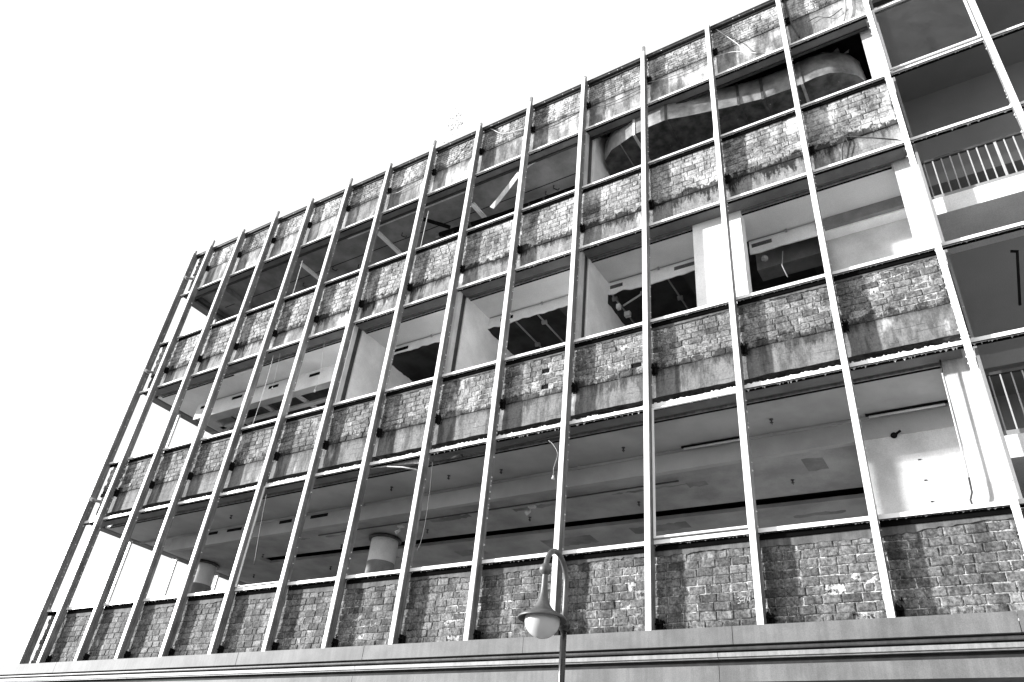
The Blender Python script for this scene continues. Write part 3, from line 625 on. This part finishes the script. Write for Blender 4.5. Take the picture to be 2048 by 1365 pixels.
# ---- stair tower bays at the right
part('stair_wall', 'stair', [(XR+.101, XE-.1, 2.9, 3.05, 0, 16.9)]); part('stair_wall', 'stair', [(XE-.1, XE+.1, .2, YBK, 0, 17.9)])
part('stair_wall', 'stair', [(XR+.101, XR+.14, .35, 2.899, 0, 16.9)])
for z in (4.70, 8.92, 13.0): 
    part('floor_landing', 'stair', [(XR+.141, XE-.101, 1.9, 2.899, z-.25, z)])
part('stair_soffit', 'stair', [(XR+.141, XE-.101, .30, 2.899, 16.3, 16.4)])
for (z0, z1, zt, zr) in ((6.42, 6.74, 6.82, 7.73), (10.72, 11.06, 11.14, 11.98), (14.95, 15.2, 15.3, 16.2)):
    if z0 > 14: continue
    m = MB(); m.box(XR+.142, XE-.102, .35, 1.45, z0, z1, 0); m.box(XR+.142, XE-.102, .37, .45, z1+.0005, zt, 1); m.build('stair_landing', ['slab', 'stair'], B)
    h = MB(); h.box(XR+.142, XE-.102, .375, .425, zr-.045, zr); hr = h.build('stair_railing', 'dark', B)
    x = XR+.18; k = 0
    while x < XE-.15:
        b = MB(); r_ = .009 if k % 9 != 8 else .018; b.box(x-r_, x+r_, .39, .41, zt-.01, zr-.046); b.build('baluster', 'ceil1', hr); x += .1305; k += 1
    # flights behind
    for s_ in (0, 1):
        f = MB(); xs0, xs1 = (XR+.2, XR+2.6); za, zb2 = (z1-2.1, z1-.2) if s_ == 0 else (z1-.2, z1+1.9)
        if s_: xs0, xs1 = XR+5.2, XR+2.8
        f.prism([(0, 0)]*0 or [(xs0, 1.5), (xs1, 1.5), (xs1, 2.85), (xs0, 2.85)][::(1 if xs1 > xs0 else -1)], za, za+.01, 0)
        f = MB()
        f.v += [(xs0, 1.5, za), (xs1, 1.5, zb2), (xs1, 2.85, zb2), (xs0, 2.85, za), (xs0, 1.5, za+.3), (xs1, 1.5, zb2+.3), (xs1, 2.85, zb2+.3), (xs0, 2.85, za+.3)]
        for q in ((0, 3, 2, 1), (4, 5, 6, 7), (0, 1, 5, 4), (1, 2, 6, 5), (2, 3, 7, 6), (3, 0, 4, 7)): f.face(list(q))
        if s_ == 1: f.build('stair_flight', 'stair', B)
m = MB(); m.tube([(5.88, 1.0, 10.09), (5.82, 1.0, 9.8), (5.68, 1.0, 9.12)], .02, 8); m.tube([(5.80, 1.0, 10.14), (5.9, 1.0, 10.1)], .022, 8)
tag(rebase(m.build('handrail_stub', 'black')), 'short dark upright handrail stub on the grey stair wall', 'handrail')
# ---- surviving window sashes
def sash(i, z0, z1, fw, yy=.105, open_=False):
    x0, x1 = XM[i]+W+.012, XM[i+1]-.012; s = MB()
    for b in ((x0, x0+fw, z0, z1), (x1-fw, x1, z0, z1), (x0+fw, x1-fw, z0, z0+fw), (x0+fw, x1-fw, z1-fw, z1)): s.box(b[0], b[1], yy, yy+.038, b[2], b[3])
    o = s.build('window_sash', 'cap', B)
    if i != 14: return
    p = MB(); p.box(x0+fw, x1-fw, yy+.015, yy+.020, z0+fw, z1-fw); p.build('glass_pane', 'pane', o)
sash(11, zG+.085, zF-.03, .028); sash(14, zC+.065, zB-.02, .035); sash(5, zG+.075, zF-.02, .016)
# ---- chalk number
m = MB()
def stroke(pts): m.tube([(1.30+a*.075, .212, 4.77+b*.075) for a, b in pts], .0045, 5)
stroke([(0, 1.0), (.5, 1.15), (.55, .85), (.25, .65), (.6, .4), (.5, .05), (0, .0)])
stroke([(.9, 1.15), (1.5, 1.2), (1.15, 0)]); stroke([(2.05, 1.15), (1.8, .5), (2.5, .5)]); stroke([(2.3, 1.0), (2.25, .0)]); stroke([(2.8, .4), (3.2, .45)])
m.build('chalk_number', 'chalk', B)
# ---- stone ledge and fascia
m = MB(); xs_ = [-34, -28.0, -24.73, -21.46, -18.19, -14.92, -11.65, -8.52, -5.25, -1.98, 1.29, 4.56, 7.83, 11.3]
rg = random.Random(5)
for a, b in zip(xs_[:-1], xs_[1:]):
    dz = rg.uniform(-.004, .004); m.box(a+.004, b-.004, -.10+dz, .5, 4.155, 4.385+dz*.5)
m.build('stone_ledge', 'stone', B)
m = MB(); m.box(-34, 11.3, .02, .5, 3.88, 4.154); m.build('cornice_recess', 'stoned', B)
m = MB(); m.tube([(-34, -.035, 4.115), (11.3, -.035, 4.115)], .024, 12); m.box(-34, 11.3, -.03, .0, 4.10, 4.13); m.build('cornice_moulding', 'stone2', B)
m = MB()
for a, b in ((-34, -12), (-11.992, -5.408), (-5.40, 1.06), (1.068, 7.6), (7.608, 11.3)): m.prism([(a, -.075), (a, .0), (b, .0), (b, -.075)][::-1], 4.005, 4.058); m.box(a, b, -.05, .0, 3.985, 4.0045)
m.build('cornice_moulding', 'stone2', B)
m = MB()
for a, b in ((-34, -12), (-11.992, -5.448), (-5.44, 1.06), (1.068, 7.6), (7.608, 11.3)): m.box(a, b, -.045, .3, 3.70, 3.905)
m.build('stone_fascia', 'stone', B)
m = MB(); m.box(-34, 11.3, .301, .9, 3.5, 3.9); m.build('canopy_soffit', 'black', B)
part('shopfront_wall', 'nbw', [(x, x+.6, .3, .9, 0, 3.499) for x in (-33.5, -26.5, -19.5, -12.5, -5.8, .8, 7.4)] + [(-34, 11.3, .35, .85, 0, .5)])
for x in (-26.5, -19.5, -12.5, -5.8, .8): part('shop_window', 'shopglass', [(x+.61, x+6.3, .6, .63, .501, 3.498)])
# low wing to the left carrying the ledge on
part('wing_wall', 'nbw', [(-34, -17.2, .5, 10, 0, 4.1)])
# ------------------------------------------------------------ loose cords and cables
def sm(pts, n=6):
    P = [Vector(p) for p in pts]; P = [P[0]*2-P[1]] + P + [P[-1]*2-P[-2]]; out = []
    for i in range(1, len(P)-2):
        for k in range(n):
            t_ = k/n; a, b, c, d = P[i-1], P[i], P[i+1], P[i+2]
            out.append(.5*((2*b) + (c-a)*t_ + (2*a-5*b+4*c-d)*t_*t_ + (3*b-3*c+d-a)*t_**3))
    out.append(P[-2]); return out
def cord(name, pts, r, mat, label, cat, group=None, bob=False):
    m = MB(); m.tube(sm(pts), r, 6)
    if bob: m.tube([pts[-1], (pts[-1][0], pts[-1][1], pts[-1][2]-.07)], [.012, .03], 8)
    tag(rebase(m.build(name, mat)), label, cat, group)
G1 = 'cords hanging in the window openings'; G2 = 'cables strung over the parapet brickwork'
cord('hanging_cord', [(-4.76, .35, 8.08), (-4.75, .35, 7.94), (-4.70, .35, 7.2), (-4.70, .35, 6.59), (-4.74, .35, 6.3), (-4.79, .35, 6.19)], .007, 'dark', 'dark kinked cord in the first floor bay left of the peeling trim', 'cord', G1)
cord('hanging_cord', [(-9.66, .35, 8.1), (-9.63, .35, 7.96), (-9.52, .35, 7.16), (-9.38, .35, 6.34)], .007, 'dark', 'dark straight cord in the first floor, nearest the left hand column', 'cord', G1)
cord('hanging_cord', [(-2.05, .35, 8.0), (-1.94, .35, 7.89), (-1.84, .35, 7.68), (-1.90, .35, 7.43), (-1.90, .35, 7.27)], .003, 'ceil2', 'thin white pull cord ending in a bell shaped knob, above the street lamp', 'cord', G1, True)
cord('hanging_cord', [(-11.05, .35, 12.3), (-11.01, .35, 12.02), (-10.97, .35, 11.03), (-10.99, .35, 10.1)], .006, 'wire', 'long pale cord over the broken ceiling frame, left hand second floor hall', 'cord', G1)
cord('hanging_cord', [(-10.78, .35, 12.3), (-10.74, .35, 12.07), (-10.65, .35, 11.19)], .005, 'wire', 'short pale cord beside a longer cord in the second floor hall', 'cord', G1, True)
cord('hanging_cord', [(-9.07, .35, 12.2), (-9.03, .35, 11.86), (-8.91, .35, 11.14), (-8.95, .35, 10.72)], .005, 'wire', 'white pull cord with knob just left of the first second floor partition', 'cord', G1, True)
cord('hanging_cord', [(-11.08, .35, 15.7), (-11.03, .35, 14.2)], .010, 'wire', 'thin white rod leaning in the third floor bay with the middle ceiling batten at left', 'rod', G1)
cord('hanging_cord', [(-6.32, .35, 15.68), (-6.34, .35, 14.2)], .010, 'wire', 'thin white rod in the third floor window in front of the drain pipe end', 'rod', G1)
cord('hanging_cord', [(1.50, .35, 16.1), (1.54, .35, 15.2), (1.47, .35, 14.2)], .010, 'wire', 'pale double cord hanging before the large duct', 'cord', G1)
cord('loose_cable', [(1.8, .2, 17.84), (2.19, .18, 17.06), (2.43, .18, 16.54), (2.63, .18, 16.35)], .008, 'wire', 'pale cable falling diagonally across the parapet panel above the duct', 'cable', G2)
cord('loose_cable', [(1.70, .2, 16.87), (2.16, .18, 16.72), (2.55, .18, 16.36)], .007, 'wire', 'short pale cable meeting the diagonal cable low on the parapet', 'cable', G2)
cord('loose_cable', [(.09, .2, 16.94), (.64, .19, 16.80), (1.06, .19, 16.78), (1.58, .2, 16.88)], .011, 'ceil1d', 'sagging grey cable on the parapet panel one bay left of the diagonal cable', 'cable', G2)
cord('loose_cable', [(-1.5, .2, 16.89), (-.76, .19, 16.77), (-.02, .2, 16.85)], .011, 'ceil3', 'sagging dark cable on the parapet panel two bays left of the diagonal cable', 'cable', G2)
cord('loose_cable', [(-4.48, .2, 17.82), (-3.98, .19, 17.36), (-3.28, .19, 17.2)], .009, 'wire', 'thin white cable sagging from the roof flashing just right of the rooftop shrub', 'cable', G2)
cord('loose_cable', [(-5.14, .2, 17.8), (-5.36, .19, 17.41), (-5.64, .19, 17.05)], .008, 'dark', 'thin dark cable slanting down left below the rooftop shrub', 'cable', G2)
cord('loose_cable', [(-3.06, .2, 16.95), (-2.41, .19, 16.82), (-1.65, .2, 16.95)], .010, 'dark', 'dark cable drooping along the joint above the fallen board', 'cable', G2)
cord('loose_cable', [(3.36, .2, 17.78), (3.40, .19, 16.95), (3.51, .19, 16.3)], .02, 'dark', 'thick dark cable dropping beside the second parapet mullion from the stair tower', 'cable', G2)
cord('loose_cable', [(4.46, .2, 17.5), (4.50, .18, 16.95), (4.47, .18, 16.58), (4.39, .19, 16.25)], .016, 'ceil1d', 'frayed grey cable bunch hanging at the last parapet panel before the stair tower', 'cable', G2)
cord('loose_cable', [(3.72, .19, 16.7), (3.93, .19, 16.72), (4.15, .19, 16.55), (4.41, .2, 16.68)], .009, 'dark', 'thin dark looping cable next to the frayed cable bunch', 'cable', G2)
cord('loose_cable', [(-7.95, .2, 16.9), (-7.42, .19, 16.78), (-6.55, .2, 16.95)], .009, 'wire', 'pale cable sagging on the parapet two bays left of the rooftop shrub', 'cable', G2)
m = MB(); m.tube([(3.80, .215, 12.45), (3.84, .21, 12.75), (3.93, .205, 13.0), (4.3, .205, 12.78), (4.72, .21, 12.5)], .011, 6); m.tube([(3.93, .205, 13.0), (3.96, .21, 12.8), (3.86, .215, 12.4)], .008, 6)
tag(rebase(m.build('bent_wire', 'dark')), 'dark bent wire triangle stuck on the concrete band beside the stair tower', 'wire')
# ------------------------------------------------------------ rooftop shrub
t = empty('rooftop_shrub', (-6.4, .8, 17.06)); tag(t, 'sparse wispy shrub sprouting from the roof edge against the white sky', 'shrub')
m = MB(); lf = MB(); rg = random.Random(9)
for k in range(5):
    p = Vector((-6.5+rg.uniform(-.1, .1), .8, 17.06)); pts = [p.copy()]; tgt = Vector(((-6.62, -6.34, -6.2, -6.05, -6.45)[k], .8+rg.uniform(-.1, .1), (19.0, 20.1, 19.9, 19.3, 19.75)[k]))
    for s_ in range(1, 8): pts.append(p.lerp(tgt, s_/7)+Vector((rg.uniform(-.04, .04), rg.uniform(-.04, .04), 0)))
    m.tube(pts, [.004-.0004*i for i in range(8)], 5)
    for _ in range(30 if k in (1, 2, 4) else 5):
        s_ = rg.uniform(.86, 1.02) if k in (1, 2, 4) else rg.uniform(.9, 1.02); c = p.lerp(tgt, s_)+Vector((rg.gauss(0, .07), rg.gauss(0, .07), rg.gauss(0, .07)))
        a = Vector((rg.uniform(-1, 1), rg.uniform(-1, 1), rg.uniform(-1, 1))).normalized()*rg.uniform(.012, .03); b = a.cross(Vector((rg.uniform(-1, 1), rg.uniform(-1, 1), 1))).normalized()*a.length*.5
        lf.poly([c-a, c+b, c+a, c-b])
m.build('stem', 'twig', t); lf.build('foliage', 'leaf', t)
# ------------------------------------------------------------ neighbour
t = empty('neighbouring_house', (-46, 14, 0)); tag(t, 'dark roofed building just showing beyond the left end of the ledge', 'building')
m = MB(); m.box(-60, -32, 8, 22, 0, 5.6); m.build('wall', 'nbw', t)
m = MB(); m.v += [(-61, 7.5, 5.55), (-31, 7.5, 5.55), (-31, 22.5, 5.55), (-61, 22.5, 5.55), (-58, 14, 9.0), (-36, 14, 6.9)]
for q in ((0, 1, 5, 4), (1, 2, 5), (2, 3, 4, 5), (3, 0, 4), (0, 3, 2, 1)): m.face(list(q))
rf = m.build('roof', 'nbr', t); m = MB(); m.tube([(-40.5, 12, 7.0), (-40.5, 12, 7.9)], .12, 8); m.build('vent_pipe', 'stone', rf)
for x in (-57, -52, -47, -42, -37): m = MB(); m.box(x, x+1.4, 7.95, 7.999, 1.2, 3.2); m.build('window', 'shopglass', t)
# ------------------------------------------------------------ street lamp
px, py = .262, -2.834; sx, sy = .319, -3.405
t = empty('street_lamp', (px, py, .12)); tag(t, 'swan neck street lamp with flared shade and frosted globe, before the facade', 'street lamp')
zr = 3.686
m = MB(); m.lathe([(.11, .12), (.11, .18), (.085, .22), (.075, 1.0), (.06, 1.06), (.045, 1.12), (.037, 1.3), (.036, 3.2), (.035, 3.74)], px, py, 28, 0, True); m.build('pole', 'lampd', t)
m = MB(); m.sphere((px, py, 3.755), .075); m.build('pole_knuckle', 'lampd', t)
zc = 4.20; pts = [(px, py, 3.76), (px, py, 3.95), (px, py, 4.12)]
for k in range(0, 17):
    a = math.pi*k/16; f = (1-math.cos(a))/2; pts.append((px+(sx-px)*f, py+(sy-py)*f, zc+.285*math.sin(a)))
m = MB(); m.tube(pts, .030, 16); m.build('swan_neck_arm', 'lamp', t)
m = MB(); m.sphere((sx, sy, 4.20), .068, 24); m.build('ball_joint', 'lamp', t)
prof = [(.030, 4.165), (.032, 4.10), (.034, 4.02), (.040, 3.95), (.052, 3.885), (.072, 3.83), (.100, 3.785), (.135, 3.755), (.175, 3.733), (.215, 3.714), (.245, 3.697), (.260, 3.680), (.262, 3.668), (.257, 3.664)]
m = MB(); m.lathe(prof[::-1], sx, sy, 56, 0); sh = m.build('lamp_shade', 'lamp', t)
m = MB(); m.lathe([(.030, 3.78), (.10, 3.765), (.17, 3.72), (.225, 3.695), (.252, 3.668), (.257, 3.6645)][::-1], sx, sy, 56, 0); m.build('shade_lining', 'lampin', sh)
m = MB(); pr = [(max(.185*math.sin(a), .0005), 3.655-.178*math.cos(a)) for a in [math.pi*.56*i/12 for i in range(13)]]; m.lathe(pr, sx, sy, 40, 0); m.build('lamp_globe', 'globe', t)
